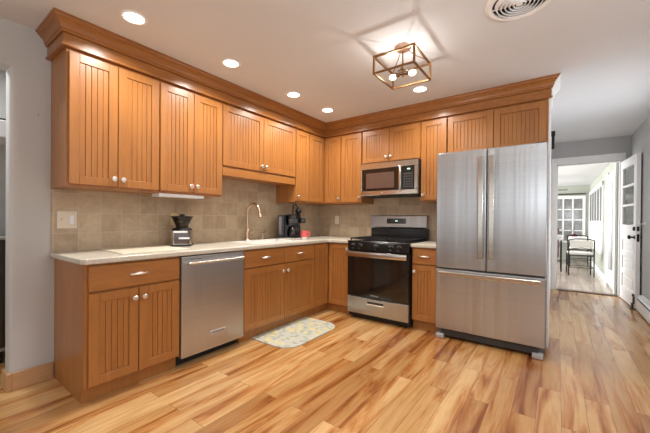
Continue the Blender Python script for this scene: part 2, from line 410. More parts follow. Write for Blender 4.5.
# walls behind the camera, with window openings; right one added for hall light
rb = MB()
rb.box(-2.2, .3, -6.42, -6.3, 0, H); rb.box(2.9, 3.3, -6.42, -6.3, 0, H); rb.box(4.9, 6, -6.42, -6.3, 0, H); rb.box(3.3, 4.9, -6.42, -6.3, 0, .7); rb.box(3.3, 4.9, -6.42, -6.3, 2.2, H); rb.box(.3, 2.9, -6.42, -6.3, 0, .7); rb.box(.3, 2.9, -6.42, -6.3, 2.2, H)
struct('wall_rear', rb, WALL)
rs = MB()
rs.box(5.8, 5.92, -6.3, -4.3, 0, H); rs.box(5.8, 5.92, -1.7, -.3, 0, H); rs.box(5.8, 5.92, -4.3, -1.7, 0, .7); rs.box(5.8, 5.92, -4.3, -1.7, 2.2, H)
struct('wall_side', rs, WALL)
struct('wall_left_room', MB().box(-1.12, -1.0, -6.3, .12, 0, H), WALL, 'white wall of the room through the left opening')
struct('wall_left_room_end', MB().box(-1.0, -T, 0, .12, 0, H), WALL)
# door casing to the sunroom
cs = MB()
cs.box(2.876, 2.95, FW-.02, FW, 0, 2.22, .004); cs.box(3.73, 3.80, FW-.02, FW, 0, 2.22, .004); cs.box(2.95, 3.73, FW-.02, FW, 2.105, 2.22, .004)
cs.box(2.945, 2.965, FW, FW+.12, 0, 2.105); cs.box(2.965, 3.735, FW, FW+.12, 2.09, 2.105)
struct('trim_1', cs, WHITE, 'white casing around the sunroom doorway')
struct('trim_2', MB().box(2.95, 3.74, FW-.01, FW+.11, 0, .012, .003), plain('threshold_wood', (96, 72, 56), .5), 'dark wood threshold')
# baseboards
bb = MB()
bb.box(0, .016, LW+.01, -3.2, 0, .12, .004); bb.box(-T-.01, .016, LW-.018, LW+.012, 0, .12, .006)
struct('baseboard_left', bb, OAK, 'light oak baseboard wrapping the left wall end')
struct('baseboard_hall', MB().box(2.87, 2.892, .0, .16, 0, .10, .003), plain('brown_baseboard', (110, 66, 40), .5))
struct('baseboard_left_room', MB().box(-1.0, -.985, -6.2, 0, 0, .12, .003), OAK)
# sunroom shell
SX, SY, SH = 3.72, 8.0, 2.2
sw = MB()
sw.box(SX, SX+.12, FW+.12, 3.05, 0, SH); sw.box(SX, SX+.12, 3.75, 4.65, 0, SH); sw.box(SX, SX+.12, 7.85, SY+.12, 0, SH)
sw.box(SX, SX+.12, 4.65, 7.85, 0, .58); sw.box(SX, SX+.12, 4.65, 7.85, 1.9, SH); sw.box(SX, SX+.12, 3.05, 3.75, 2.0, SH)
sw.box(SX, SX+.12, 3.05, 3.75, 0, .06)
struct('wall_sunroom_right', sw, SUNWALL, 'grey green sunroom wall below the windows')
sb = MB()
sb.box(1.0, 2.2, SY, SY+.12, 0, SH); sb.box(3.6, SX, SY, SY+.12, 0, SH); sb.box(2.2, 3.6, SY, SY+.12, 0, .56); sb.box(2.2, 3.6, SY, SY+.12, 1.84, SH)
struct('wall_sunroom_end', sb, SUNWALL, 'grey green wall at the far end of the sunroom')
struct('ceiling_sunroom', MB().box(-.2, SX+.12, FW+.12, SY+.12, SH, SH+.1), CEIL)
sl = MB(); sl.box(-.32, -.2, FW+.12, 3.4, 0, SH+.1); sl.box(-.32, -.2, 7.4, SY+.12, 0, SH+.1); sl.box(-.32, -.2, 3.4, 7.4, 0, .5); sl.box(-.32, -.2, 3.4, 7.4, 2.1, SH+.1)
struct('wall_sunroom_left', sl, SUNWALL)
sk = MB(); sk.box(SX-.02, SX, 2.9, 3.0, 0, 2.2); sk.box(SX-.02, SX, 3.8, SY, 0, .12, .003)
struct('baseboard_sunroom', sk, WHITE)
struct('floor_sunroom', MB().box(-.2, SX, FW+.12, SY, 0, .006), SUNFLOOR, 'pale glossy sunroom floor')
# sunroom side windows
w1 = struct('window_1', MB().box(SX-.03, SX+.0, 4.55, 4.65, .5, 1.98).box(SX-.03, SX, 7.82, 7.9, .5, 1.98).box(SX-.05, SX, 4.55, 7.9, .5, .58).box(SX-.03, SX, 4.55, 7.9, 1.9, 1.98), WHITE, 'row of side windows in the sunroom with grey shades')
ys = [4.65+(7.85-4.65)*k/5 for k in range(6)]
mu = MB()
for y in ys[1:-1]: mu.box(SX-.014, SX+.05, y-.03, y+.03, .58, 1.9)
mu.box(SX+.02, SX+.05, 4.65, 7.85, 1.2, 1.24)
mu.build('mullion', WHITE, w1)
for a, b in zip(ys, ys[1:]):
    MB().box(SX+.06, SX+.066, a, b, .58, 1.9).build('pane', GLASS, w1)
    MB().box(SX-.010, SX+.012, a+.031, b-.031, 1.17, 1.89, .003).build('shade', GREYSHADE, w1, label='grey fabric shade lowered halfway')
    MB().box(SX+.012, SX+.02, a+.031, b-.031, .59, 1.168, .001).build('sheer_curtain', SHEER, w1)
# sunroom end window grid
w2 = struct('window_2', MB().box(2.14, 2.2, SY-.02, SY+.04, .5, 1.9).box(3.56, 3.62, SY-.02, SY+.04, .5, 1.9).box(2.2, 3.56, SY-.02, SY+.04, 1.82, 1.9).box(2.1, 3.66, SY-.06, SY+.04, .52, .57), WHITE, 'white grid window at the far end of the sunroom')
mu = MB()
for k in range(1, 6): mu.box(2.2+k*.2267-.016, 2.2+k*.2267+.016, SY, SY+.04, .57, 1.82)
for k in range(1, 4): mu.box(2.2, 3.56, SY, SY+.04, .57+k*.3125-.014, .57+k*.3125+.014)
mu.build('muntin', WHITE, w2)
MB().box(2.2, 3.56, SY+.045, SY+.05, .57, 1.82).build('pane', GLASS, w2)
MB().box(2.2, 3.56, SY+.055, SY+.06, .57, 1.82).build('sheer_curtain', plain('grey_sheer', (196, 196, 194), .9, var=.12, nscale=8), w2)
tag(MB().cyl((2.1, SY-.05, 1.955), (3.63, SY-.05, 1.955), .02, 10).build('curtain_rod', BROWNM, None, True), 'dark curtain rod above the far sunroom window', 'curtain rod')
# sunroom exterior door, beside the doorway
d2 = struct('door_2', MB().box(SX-.02, SX+.05, 3.02, 3.10, .06, 2.0).box(SX-.02, SX+.05, 3.70, 3.78, .06, 2.0).box(SX-.02, SX+.05, 3.1, 3.7, 1.92, 2.0).box(SX-.02, SX+.05, 3.1, 3.7, .06, .3), WHITE, 'white glazed exterior door in the sunroom')
MB().box(SX+.01, SX+.016, 3.1, 3.7, .3, 1.92).build('pane', GLASS, d2)
MB().box(SX-.03, SX-.0, 3.80, 3.95, 0, 2.05, .003).build('casing', WHITE, d2)
# rear windows (behind the camera): simple frames
for nm, bxs in (('window_3', [(.3, .36, -6.38, -6.32, .7, 2.2), (2.84, 2.9, -6.38, -6.32, .7, 2.2), (1.57, 1.63, -6.38, -6.32, .7, 2.2), (.36, 2.84, -6.38, -6.32, .7, .76), (.36, 2.84, -6.38, -6.32, 2.14, 2.2)]),
                ('window_4', [(5.83, 5.89, -4.3, -4.24, .7, 2.2), (5.83, 5.89, -1.76, -1.7, .7, 2.2), (5.83, 5.89, -3.03, -2.97, .7, 2.2), (5.83, 5.89, -4.24, -1.76, .7, .76), (5.83, 5.89, -4.24, -1.76, 2.14, 2.2)])):
    m = MB()
    for b in bxs: m.box(*b)
    struct(nm, m, WHITE)

# the open white door
import mathutils
HX, HY = 3.745, 2.72; EX, EY = 3.80, 1.90
dl = math.hypot(EX-HX, EY-HY); da = math.atan2(EY-HY, EX-HX)
DZ = 2.07
d1 = bpy.data.objects.new('door_1', None); C.objects.link(d1); d1.location = (HX, HY, 0); d1.rotation_euler = (0, 0, da)
d1['kind'] = 'structure'; d1['label'] = 'white panelled door with glass lights standing open'
# local: x from hinge to free edge, y thickness (0..0.04 to the right = -y side faces +X? ) 
th = .042
m = MB()
m.box(0, .10, 0, th, .01, DZ); m.box(dl-.12, dl, 0, th, .01, DZ); m.box(.1, dl-.12, 0, th, DZ-.12, DZ)
rails = [.01, .22, .44, .52, .70, .78, .93, 1.10]
zr = [(.01, .20), (.40, .48), (.66, .74), (.90, 1.12)]
for a, b in zr: m.box(.1, dl-.12, 0, th, a, b)
pz = [1.12, 1.40, 1.68, DZ-.12]
for z in pz[1:-1]: m.box(.1, dl-.12, .005, th-.005, z-.014, z+.014)
m.build('door_leaf', WHITE, d1)
m = MB()
for a, b in ((.20, .40), (.48, .66), (.74, .90)):
    m.box(.1, dl-.12, .014, th-.014, a, b); m.box(.15, dl-.17, .006, th-.006, a+.04, b-.04, .004)
m.build('door_panel', WHITE, d1)
for a, b in zip(pz, pz[1:]): MB().box(.1, dl-.12, th/2-.003, th/2+.003, a+.01, b-.01).build('pane', GLASS, d1)
for sgn, yy in ((-1, 0), (1, th)):
    k = MB()
    k.lathe([(.026, 0), (.026, .006*sgn), (.011, .01*sgn), (.011, .035*sgn), (.026, .045*sgn), (.028, .058*sgn), (.02, .068*sgn), (.001, .07*sgn)], (dl-.065, yy, .955), 'y', 16)
    k.build('door_knob', BLACKMETAL, d1, True, 'black round knob')
    k = MB(); k.lathe([(.028, 0), (.028, .012*sgn), (.02, .018*sgn), (.001, .018*sgn)], (dl-.065, yy, 1.07), 'y', 16)
    k.build('deadbolt', BLACKMETAL, d1, True)
MB().box(dl-.001, dl+.002, .008, th-.008, .90, 1.0).box(dl-.001, dl+.002, .008, th-.008, 1.04, 1.10).build('latch_plate', BLACKMETAL, d1)
k = MB(); k.box(dl-.075, dl-.02, -.014, 0, .07, .17, .004).cyl((dl-.045, -.012, .17), (dl-.045, -.012, .20), .012).box(dl-.09, dl-.0, -.05, -.0, .0, .012, .003).box(dl-.058, dl-.034, -.03, -.008, .012, .08)
k.build('door_stop', simple_metal('old_bronze', (92, 78, 66), .4), d1, label='bronze foot stop at the bottom of the door')

# ------------------------------------------------------------------ backsplash
struct('trim_3', MB().box(0, .01, -3.215, 0, .914, 1.70), TILE_S, 'square travertine tile backsplash on the left wall')
struct('trim_4', MB().box(.01, 1.99, -.01, 0, .85, 1.48), TILE_B, 'square travertine tile backsplash on the back wall')

# ------------------------------------------------------------------ cabinets
def bead_door(x0, x1, z0, z1, y, parent, name='door', fr=.058, th=.02):
    """frame-and-beadboard door, back face at y, front at y-th"""
    m = MB(); f = y-th; b = .0025
    m.box(x0, x0+fr, f, y, z0, z1, b); m.box(x1-fr, x1, f, y, z0, z1, b)
    m.box(x0+fr-.001, x1-fr+.001, f, y, z1-fr, z1, b); m.box(x0+fr-.001, x1-fr+.001, f, y, z0, z0+fr, b)
    xa, xb = x0+fr, x1-fr; w = xb-xa; n = max(2, round(w/.036)); g = .0035
    m.box(xa-.001, xb+.001, y-.006, y-.002, z0+fr-.001, z1-fr+.001)
    for k in range(n):
        m.box(xa+w*k/n+g/2, xa+w*(k+1)/n-g/2, y-.0125, y-.005, z0+fr+.001, z1-fr-.001, .0012)
    return m.build(name, MAPLE, parent)
def knob(parent, x, z, y):
    return MB().lathe([(.008, 0), (.008, -.010), (.018, -.016), (.0195, -.023), (.014, -.030), (.001, -.032)], (x, y, z), 'y', 14).build('knob', CHROME, parent, True, 'round satin nickel knob')
def pull(parent, x, z, y):
    pts = [(x-.052, y, z), (x-.05, y-.014, z), (x-.038, y-.024, z+.001), (x-.02, y-.029, z+.002), (x, y-.031, z+.003), (x+.02, y-.029, z+.002), (x+.038, y-.024, z+.001), (x+.05, y-.014, z), (x+.052, y, z)]
    rs = [.010, .008, .0065, .0085, .0105, .0085, .0065, .008, .010]
    return MB().tube(pts, rs, 10).build('handle', CHROME, parent, True, 'arched satin nickel pull')
BD = .60; BH = .876; TK = .10
def base_cab(name, label, loc, rz, w, layout, group='maple base cabinets', hollow=False):
    t = thing(name, label, 'cabinet', loc, rz, group)
    m = MB()
    if hollow:      # open box: the sink basin hangs inside
        m.box(0, w, -BD, -BD+.02, TK, BH, .002); m.box(0, w, -.012, -.002, TK, BH); m.box(0, .018, -BD+.02, -.012, TK, BH)
        m.box(w-.018, w, -BD+.02, -.012, TK, BH); m.box(.018, w-.018, -BD+.02, -.012, TK, TK+.018)
    else: m.box(0, w, -BD, -.002, TK, BH, .002)
    m.box(0, w, -BD+.045, -.002, 0, TK+.002)
    m.build('carcass', MAPLE, t)
    for it in layout:
        k = it[0]
        if k == 'drawer':
            _, a, b, z0, z1, hasp = it
            d = MB().box(a, b, -BD-.02, -BD, z0, z1, .004).build('drawer', MAPLE_X, t)
            if hasp: pull(d, (a+b)/2, (z0+z1)/2+.002, -BD-.02)
        elif k == 'door':
            _, a, b, z0, z1, kx = it
            d = bead_door(a, b, z0, z1, -BD, t)
            if kx is not None: knob(d, kx, z1-.07, -BD-.02)
    return t
R90 = PI/2
g = .0055
DZ0, DZ1, WZ0, WZ1 = .108, .690, .702, .862
w = .611
base_cab('base_cabinet', 'maple base cabinet with one drawer and two doors at the left end of the counter', (0, -3.195, 0), R90, w,
         [('drawer', .018, w-g, WZ0, WZ1, True), ('door', .018, w/2+.006-g/2, DZ0, DZ1, w/2-.024), ('door', w/2+.006+g/2, w-g, DZ0, DZ1, w/2+.038)])
w = 1.068
hw = .552
base_cab('base_cabinet', 'wide maple sink cabinet with two drawer fronts and two beaded doors behind the lemon mat', (0, -1.97, 0), R90, w,
         [('drawer', g, hw-g/2, WZ0, WZ1, True), ('drawer', hw+g/2, w-g, WZ0, WZ1, True), ('door', g, hw-g/2, DZ0, DZ1, hw-.035), ('door', hw+g/2, w-g, DZ0, DZ1, hw+.035)], hollow=True)
# corner cabinet, L shaped
t = thing('base_cabinet', 'maple corner base cabinet with two tall doors meeting at the inside corner', 'cabinet', (0, 0, 0), 0, 'maple base cabinets')
m = MB()
m.prism([(.002, -.9), (BD, -.9), (BD, -BD), (.935, -BD), (.935, -.002), (.002, -.002)], TK, BH)
m.prism([(.002, -.9), (BD-.045, -.9), (BD-.045, -BD+.045), (.935, -BD+.045), (.935, -.002), (.002, -.002)], 0, TK+.001)
m.build('carcass', MAPLE, t)
d = bead_door(0, .272, DZ0, WZ1, 0, t); d.location = (BD, -.897, 0); d.rotation_euler = (0, 0, R90)
d = bead_door(BD+.024, .933, DZ0, WZ1, -BD, t); knob(d, .933-.03, WZ1-.06, -BD-.02)
w = .268
base_cab('base_cabinet', 'narrow maple base cabinet with one drawer and one door between stove and refrigerator', (1.705, 0, 0), 0, w,
         [('drawer', .01, w-g, WZ0, WZ1, True), ('door', .01, w-g, DZ0, DZ1, .035)])

UD = .33; UB, UT, UD0, UD1 = 1.374, 2.29, 1.392, 2.272
def wall_cab(name, label, loc, rz, w, doors, z0=UB, z1=UT, group='maple wall cabinets', apron=False, depth=UD):
    t = thing(name, label, 'cabinet', loc, rz, group)
    m = MB().box(0, w, -depth, -.002, z0, z1, .002)
    m.build('carcass', MAPLE, t)
    for a, b, c0, c1, kx in doors:
        d = bead_door(a, b, c0, c1, -depth, t)
        if kx is not None: knob(d, kx, c0+.055, -depth-.02)
    if apron:
        MB().box(.003, w-.003, -depth-.012, -depth+.01, 1.585, 1.665, .004).build('valance', MAPLE_X, t)
    return t
w = .606
wall_cab('wall_cabinet', 'tall maple wall cabinet with two beaded doors at the far left end', (0, -3.217, 0), R90, w,
         [(.012, w/2-g/2, UD0, UD1, w/2-.03), (w/2+g/2, w-g, UD0, UD1, w/2+.03)])
w = .598
wall_cab('wall_cabinet', 'tall maple wall cabinet with two beaded doors above the coffee grinder', (0, -2.609, 0), R90, w,
         [(g, w/2-g/2, UD0, UD1, w/2-.03), (w/2+g/2, w-g, UD0, UD1, w/2+.03)])
w = 1.06
wall_cab('wall_cabinet', 'short wide maple wall cabinet with two doors and a valance above the sink', (0, -2.009, 0), R90, w,
         [(g, w/2-g/2, 1.682, UD1, w/2-.03), (w/2+g/2, w-g, 1.682, UD1, w/2+.03)], z0=1.60, apron=True)
w = .262
wall_cab('wall_cabinet', 'narrow single door maple wall cabinet above the black coffee maker', (0, -.947, 0), R90, w, [(.008, w-g, UD0, UD1, .038)])
t = thing('wall_cabinet', 'maple corner wall cabinet with two narrow doors meeting at the inside corner', 'cabinet', (0, 0, 0), 0, 'maple wall cabinets')
m = MB().prism([(.002, -.683), (UD, -.683), (UD, -UD), (.615, -UD), (.615, -.002), (.002, -.002)], UB, UT); m.build('carcass', MAPLE, t)
d = bead_door(0, .305, UD0, UD1, 0, t); d.location = (UD, -.68, 0); d.rotation_euler = (0, 0, R90)
d = bead_door(UD+.024, .612, UD0, UD1, -UD, t); knob(d, .612-.03, UD0+.055, -UD-.02)
wall_cab('wall_cabinet', 'single door maple wall cabinet just left of the microwave', (.617, 0, 0), 0, .318, [(g, .318-g, UD0, UD1, .318-.03)])
w = .756
wall_cab('wall_cabinet', 'short maple wall cabinet with two beaded doors above the microwave', (.94, 0, 0), 0, w,
         [(g, w/2-.008-g/2, 1.875, UD1, w/2-.038), (w/2-.008+g/2, w-g, 1.875, UD1, w/2+.022)], z0=1.862)
wall_cab('wall_cabinet', 'single door maple wall cabinet between microwave and refrigerator', (1.70, 0, 0), 0, .286, [(g, .286-g, UD0, UD1, .033)])
w = .893
wall_cab('wall_cabinet', 'short maple wall cabinet with two beaded doors above the refrigerator', (1.99, 0, 0), 0, w,
         [(g, w/2-g/2, 1.86, UD1, None), (w/2+g/2, w-.014, 1.86, UD1, None)], z0=1.85)

# crown moulding
t = thing('crown_moulding', 'stepped maple crown moulding running along the tops of all wall cabinets', 'moulding', (0, 0, 0))
path = [(.001, -3.217), (.33, -3.217), (.33, -.33), (2.884, -.33)]
fz = [(-.02, 2.291), (.022, 2.291), (.030, 2.279), (.030, 2.279), (.030, 2.291), (.024, 2.296), (.024, 2.376), (-.02, 2.376)]
fz = [(-.012, 2.2905), (.024, 2.2905), (.032, 2.294), (.032, 2.303), (.022, 2.309), (.022, 2.372), (.016, 2.374), (.016, 2.378), (-.012, 2.378)]
cr = [(-.012, 2.3785), (.030, 2.3785), (.034, 2.384), (.034, 2.394), (.040, 2.396), (.040, 2.400), (.043, 2.414), (.050, 2.428), (.060, 2.438), (.064, 2.440), (.064, 2.446), (.070, 2.448), (.076, 2.453), (.078, 2.460), (.086, 2.462), (.086, H-.001), (-.012, H-.001)]
MB().sweep(fz, path, True).build('frieze', MAPLE_TRIM, t)
MB().sweep(cr, path, True).build('crown', MAPLE_TRIM, t)
# white end and its moulding return beside the refrigerator
rp = [(2.8845, -.33), (2.8845, -.002)]
t2 = thing('end_panel', 'white painted end panel with moulding return on the right side of the cabinets', 'panel', (2.885, 0, 0))
MB().box(.0, .016, -.33, -.002, 0, 2.29, .001).build('panel', WHITE, t2)
def wedge(prof, name):
    b = MB(); A = [(2.8855+0*o, -.33, z) for o, z in prof]
    bm = b.bm; n = len(prof)
    P = [bm.verts.new((.001+max(o, .0), -.33-max(o, 0), z)) for o, z in prof]; Q = [bm.verts.new((.001+max(o, .0), -.002, z)) for o, z in prof]
    for k in range(n): bm.faces.new((P[k], P[(k+1) % n], Q[(k+1) % n], Q[k]))
    bm.faces.new(P[::-1]); bm.faces.new(Q); bmesh.ops.recalc_face_normals(bm, faces=bm.faces)
    b.build(name, WHITE, t2)
wedge([(0, 2.2915)]+fz[1:-1]+[(0, 2.378)], 'frieze_return'); wedge([(0, 2.3785)]+cr[1:-1]+[(0, H-.001)], 'crown_return')
k = MB().box(2.878, 2.935, .02, .05, 2.02, 2.07, .004).box(2.905, 2.930, .025, .045, 1.89, 2.02, .004)
tag(k.build('wall_bracket', BLACKMETAL), 'small black iron bracket high on the wall end right of the refrigerator', 'bracket')

# under cabinet light
tag(MB().box(.19, .325, -2.60, -2.19, 1.348, 1.3735, .004).build('under_cabinet_light', WHITEP), 'slim white light fixture under the wall cabinet above the coffee grinder', 'light')

# ------------------------------------------------------------------ countertops
def holed(outline, z0, z1, hole, name):
    o = MB().prism(outline, z0, z1, bev=.008, seg=3).build(name, COUNTER)
    if hole:
        h = MB().box(*hole[:4], z0-.1, z1+.1).build('cut', COUNTER)
        md = o.modifiers.new('b', 'BOOLEAN'); md.operation = 'DIFFERENCE'; md.object = h; md.solver = 'EXACT'
        bpy.context.view_layer.update()
        me = bpy.data.meshes.new_from_object(o.evaluated_get(bpy.context.evaluated_depsgraph_get()))
        o.modifiers.clear(); o.data = me; bpy.data.objects.remove(h)
    return o
def arc(cx, cy, r, a0, a1, n=6): return [(cx+r*math.cos(a0+(a1-a0)*k/n), cy+r*math.sin(a0+(a1-a0)*k/n)) for k in range(n+1)]
out = [(.011, -3.222)]+arc(.64-.035, -3.222+.035, .035, -PI/2, 0)+[(.64, -.70)]+[(.645, -.672), (.66, -.650), (.69, -.64)]+[(.936, -.64), (.936, -.011), (.011, -.011)]
SK = (.15, .55, -1.76, -1.08)
ct = holed(out, .877, .914, SK, 'countertop'); tag(ct, 'long L shaped cream countertop running from the left end to the stove', 'countertop')
ct = holed([(1.703, -.64), (1.972, -.64), (1.972, -.011), (1.703, -.011)], .877, .914, None, 'countertop'); tag(ct, 'short cream countertop piece between stove and refrigerator', 'countertop')
# sink
s = thing('sink', 'white drop-in sink set in the countertop under the faucet', 'sink', (0, 0, 0))
m = MB(); a, b, c, d_ = SK
m.box(a-.018, a+.012, c-.018, d_+.018, .9145, .921, .002); m.box(b-.012, b+.018, c-.018, d_+.018, .9145, .921, .002); m.box(a+.012, b-.012, c-.018, c+.012, .9145, .921, .002); m.box(a+.012, b-.012, d_-.012, d_+.018, .9145, .921, .002)
m.build('rim', CERAM, s)
m = MB(); m.box(a+.003, a+.012, c+.003, d_-.003, .72, .9145); m.box(b-.012, b-.003, c+.003, d_-.003, .72, .9145); m.box(a+.012, b-.012, c+.003, c+.012, .72, .9145); m.box(a+.012, b-.012, d_-.012, d_-.003, .72, .9145); m.box(a+.003, b-.003, c+.003, d_-.003, .712, .72)
m.build('basin', CERAM, s)
MB().lathe([(.04, .7205), (.04, .724), (.03, .7225), (.001, .7225)], ((a+b)/2, (c+d_)/2, 0), 'z', 16).build('drain', CHROME, s, True)

# faucet
f = thing('faucet', 'warm nickel gooseneck faucet with pull down spray head behind the sink', 'faucet', (.075, -1.47, .9145))
MB().lathe([(.034, 0), (.034, .006), (.028, .012), (.024, .03), (.023, .10), (.026, .104), (.026, .115), (.020, .125), (.016, .14)], (0, 0, 0), 'z', 20).build('base', BRONZE, f, True)
R_ = .085; pts = [(0, 0, .13), (0, 0, .25), (0, 0, .335)]
for k in range(1, 11):
    a_ = PI*k/10*.93; pts.append((R_-R_*math.cos(a_), 0, .335+R_*math.sin(a_)))
MB().tube(pts, .0145, 12).build('neck', BRONZE, f, True)
ex, ez = pts[-1][0], pts[-1][2]
MB().cyl((ex, 0, ez), (ex+.014, 0, ez-.05), .0135, 14, .015).cyl((ex+.014, 0, ez-.05), (ex+.022, 0, ez-.085), .017, 14, .024).build('spray_head', BRONZE, f, True)
MB().cyl((0, .02, .085), (0, .045, .085), .012).tube([(0, .045, .085), (.01, .07, .09), (.02, .10, .10)], [.008, .0065, .005], 8).build('lever', BRONZE, f, True)
f.rotation_euler = (0, 0, math.radians(8))
f = thing('soap_dispenser', 'small warm nickel soap dispenser right of the faucet', 'soap dispenser', (.075, -1.235, .9145))
MB().lathe([(.018, 0), (.018, .006), (.011, .012), (.009, .06), (.013, .064), (.013, .08), (.006, .086)], (0, 0, 0), 'z', 14).build('body', BRONZE, f, True)
MB().tube([(0, 0, .082), (.02, 0, .086), (.045, 0, .078)], [.006, .0055, .005], 8).build('spout', BRONZE, f, True)

# cutting board
tag(MB().prism([(.04, -2.93), (.555, -2.955), (.555, -2.47), (.04, -2.44)], .9145, .9215, bev=.002).build('cutting_board', BOARD), 'thin cream cutting board lying flat on the counter at the left', 'cutting board')

# coffee grinder
t = thing('coffee_grinder', 'silver and black coffee grinder with a smoked hopper on the left counter', 'coffee grinder', (.17, -2.315, .9145), math.radians(52)); t.scale = (1.14, 1.14, 1)
MB().box(-.078, .078, -.085, .085, 0, .014, .005).build('foot', BLACKM, t)
MB().prism([(-.075, -.05), (-.05, -.078), (.05, -.078), (.075, -.05), (.075, .06), (.055, .078), (-.055, .078), (-.075, .06)], .014, .142, bev=.004).build('body', STEEL_BAND, t)
MB().box(-.048, .066, -.083, -.072, .022, .122, .003).build('bean_bin', BROWNGLASS, t, label='smoked ground coffee bin')
MB().box(-.012, .066, -.0855, -.0835, .066, .082, .0005).build('label_strip', WHITEP, t)
MB().lathe([(.074, .142), (.076, .150), (.070, .160), (.05, .166), (.046, .172)], (0, 0, 0), 'z', 24).build('collar', BLACKM, t, True)
MB().lathe([(.046, .172), (.048, .186), (.074, .252), (.080, .262), (.076, .262), (.068, .25), (.044, .19), (.001, .19)], (0, 0, 0), 'z', 28, False).build('hopper', AMBERGLASS, t, True)
MB().lathe([(.045, .19), (.058, .225), (.03, .238), (.001, .24)], (0, 0, 0), 'z', 20).build('coffee_beans', plain('coffee_beans', (52, 32, 22), .6, bump=.5, nscale=120), t, True)
MB().lathe([(.084, .262), (.084, .269), (.02, .274), (.018, .288), (.001, .290)], (0, 0, 0), 'z', 24).build('lid', BLACKM, t, True)

# wall plates
t = thing('light_switch', 'almond two gang switch plate on the tile at the far left', 'light switch', (.0105, -3.1245, 1.149), R90)
MB().box(-.0605, .0605, -.006, 0, -.065, .065, .003).build('plate', BEIGEP, t)
MB().box(-.034, -.026, -.016, -.006, -.002, .014, .001).box(-.036, -.024, -.0075, -.006, -.014, .014).build('toggle', BEIGEP, t)
MB().box(.012, .040, -.012, -.006, -.032, .032, .003).build('rocker', WHITEP, t, label='white rocker paddle')
def outlet(label, loc, rz, mat):
    t = thing('wall_outlet', label, 'outlet', loc, rz)
    MB().box(-.035, .035, -.006, 0, -.058, .058, .003).build('plate', mat, t)
    for z in (-.022, .022):
        s_ = MB().box(-.016, .016, -.008, -.006, z-.014, z+.014, .001).build('socket', mat, t)
        MB().box(-.008, -.005, -.0086, -.008, z-.004, z+.006).box(.005, .008, -.0086, -.008, z-.004, z+.006).build('slot', DGREY, s_)
outlet('almond outlet on the back wall tile left of the stove', (.338, -.0105, 1.155), 0, BEIGEP)
outlet('yellowed outlet partly hidden behind the coffee grinder', (.0105, -2.305, 1.158), R90, YELLP)

# coffee maker
t = thing('coffee_maker', 'black drip coffee maker with glass carafe in the corner of the counter', 'coffee maker', (.245, -.925, .9145), math.radians(42))
MB().box(-.15, .13, -.11, .10, 0, .018, .006).build('base', STEEL_BAND, t)
MB().box(-.15, .13, -.105, .10, .018, .03, .004).build('warming_tray', BLACKM, t)
MB().box(-.148, .125, .00, .10, .03, .30, .006).build('rear_column', BLACK, t)
MB().lathe([(.088, .178), (.092, .185), (.096, .285), (.092, .305), (.05, .312)], (.035, -.012, 0), 'z', 28).build('brew_housing', BLACK, t, True)
MB().box(-.02, .09, -.108, -.09, .20, .25, .004).build('control_panel', DGREY, t)
MB().lathe([(.055, .031), (.074, .045), (.078, .09), (.066, .135), (.048, .16)], (.035, -.025, 0), 'z', 28).build('carafe', BLACKGLASS, t, True)
hp = []
MB().tube([(.06, -.085, .15), (.075, -.125, .145), (.08, -.135, .11), (.065, -.10, .07)], .008, 8).build('carafe_handle', BLACKM, t, True)
MB().box(-.15, -.072, -.10, .09, .03, .30, .006).build('side_tower', BLACK, t)
MB().box(-.142, -.105, -.104, -.10, .06, .28, .001).build('tower_front', BROWNGLASS, t)
MB().box(.125, .185, -.06, .0, .20, .27, .006).build('side_head', BLACK, t)
MB().box(.135, .175, -.064, -.06, .21, .26, .002).build('head_front', DGREY, t)
MB().ball((.10, .04, .352), .040, (1, 1, 1.1)).cyl((.10, .04, .30), (.10, .04, .33), .02).build('filter_lid', BLACKM, t, True)
MB().tube([(.10, .05, .375), (.09, .06, .41), (.065, .075, .435), (.04, .085, .43), (.03, .09, .38), (.03, .09, .298)], .007, 8).build('cord', BLACKM, t, True)
# mug
t = thing('mug', 'pink mug with a white base beside the coffee maker', 'mug', (.40, -.835, .9145), math.radians(30))
MB().lathe([(.034, .026), (.044, .034), (.046, .105), (.043, .105), (.040, .035), (.001, .03)], (0, 0, 0), 'z', 24, False).build('body', PINK, t, True)
MB().lathe([(.030, 0), (.034, .004), (.036, .026), (.001, .027)], (0, 0, 0), 'z', 24).build('base', CERAM, t, True)
MB().tube([(.042, 0, .092), (.064, 0, .088), (.072, 0, .068), (.062, 0, .048), (.043, 0, .044)], .005, 8).build('handle', PINK, t, True)

# ------------------------------------------------------------------ dishwasher
t = thing('dishwasher', 'stainless steel dishwasher with towel bar handle under the counter', 'dishwasher', (0, -2.582, 0), R90)
MB().box(.003, .603, -.59, -.01, .08, .872).build('tub', DGREY, t)
MB().box(.002, .604, -.632, -.59, .080, .868, .006, 2).build('door', STEEL, t)
MB().box(.01, .597, -.53, -.03, .0, .08).build('toe_kick', BLACKM, t)
h = MB(); h.cyl((.04, -.668, .815), (.566, -.668, .815), .011, 16)
h.build('handle', STEEL_BAND, t, True)
for x in (.055, .551): MB().cyl((x, -.632, .815), (x, -.672, .815), .013, 12).build('handle_post', STEEL_BAND, t, True)
bdg = MB().box(.255, .40, -.636, -.632, .198, .228, .001).build('badge', TIMBERSIGN, t)
text('lettering', 'KitchenAid', .026, DARKPRINT, bdg, (.3275, -.6362, .213), (PI/2, 0, 0))
MB().box(.075, .125, -.6326, -.632, .842, .846).box(.13, .17, -.6326, -.632, .842, .846).build('control_print', DARKPRINT, t)

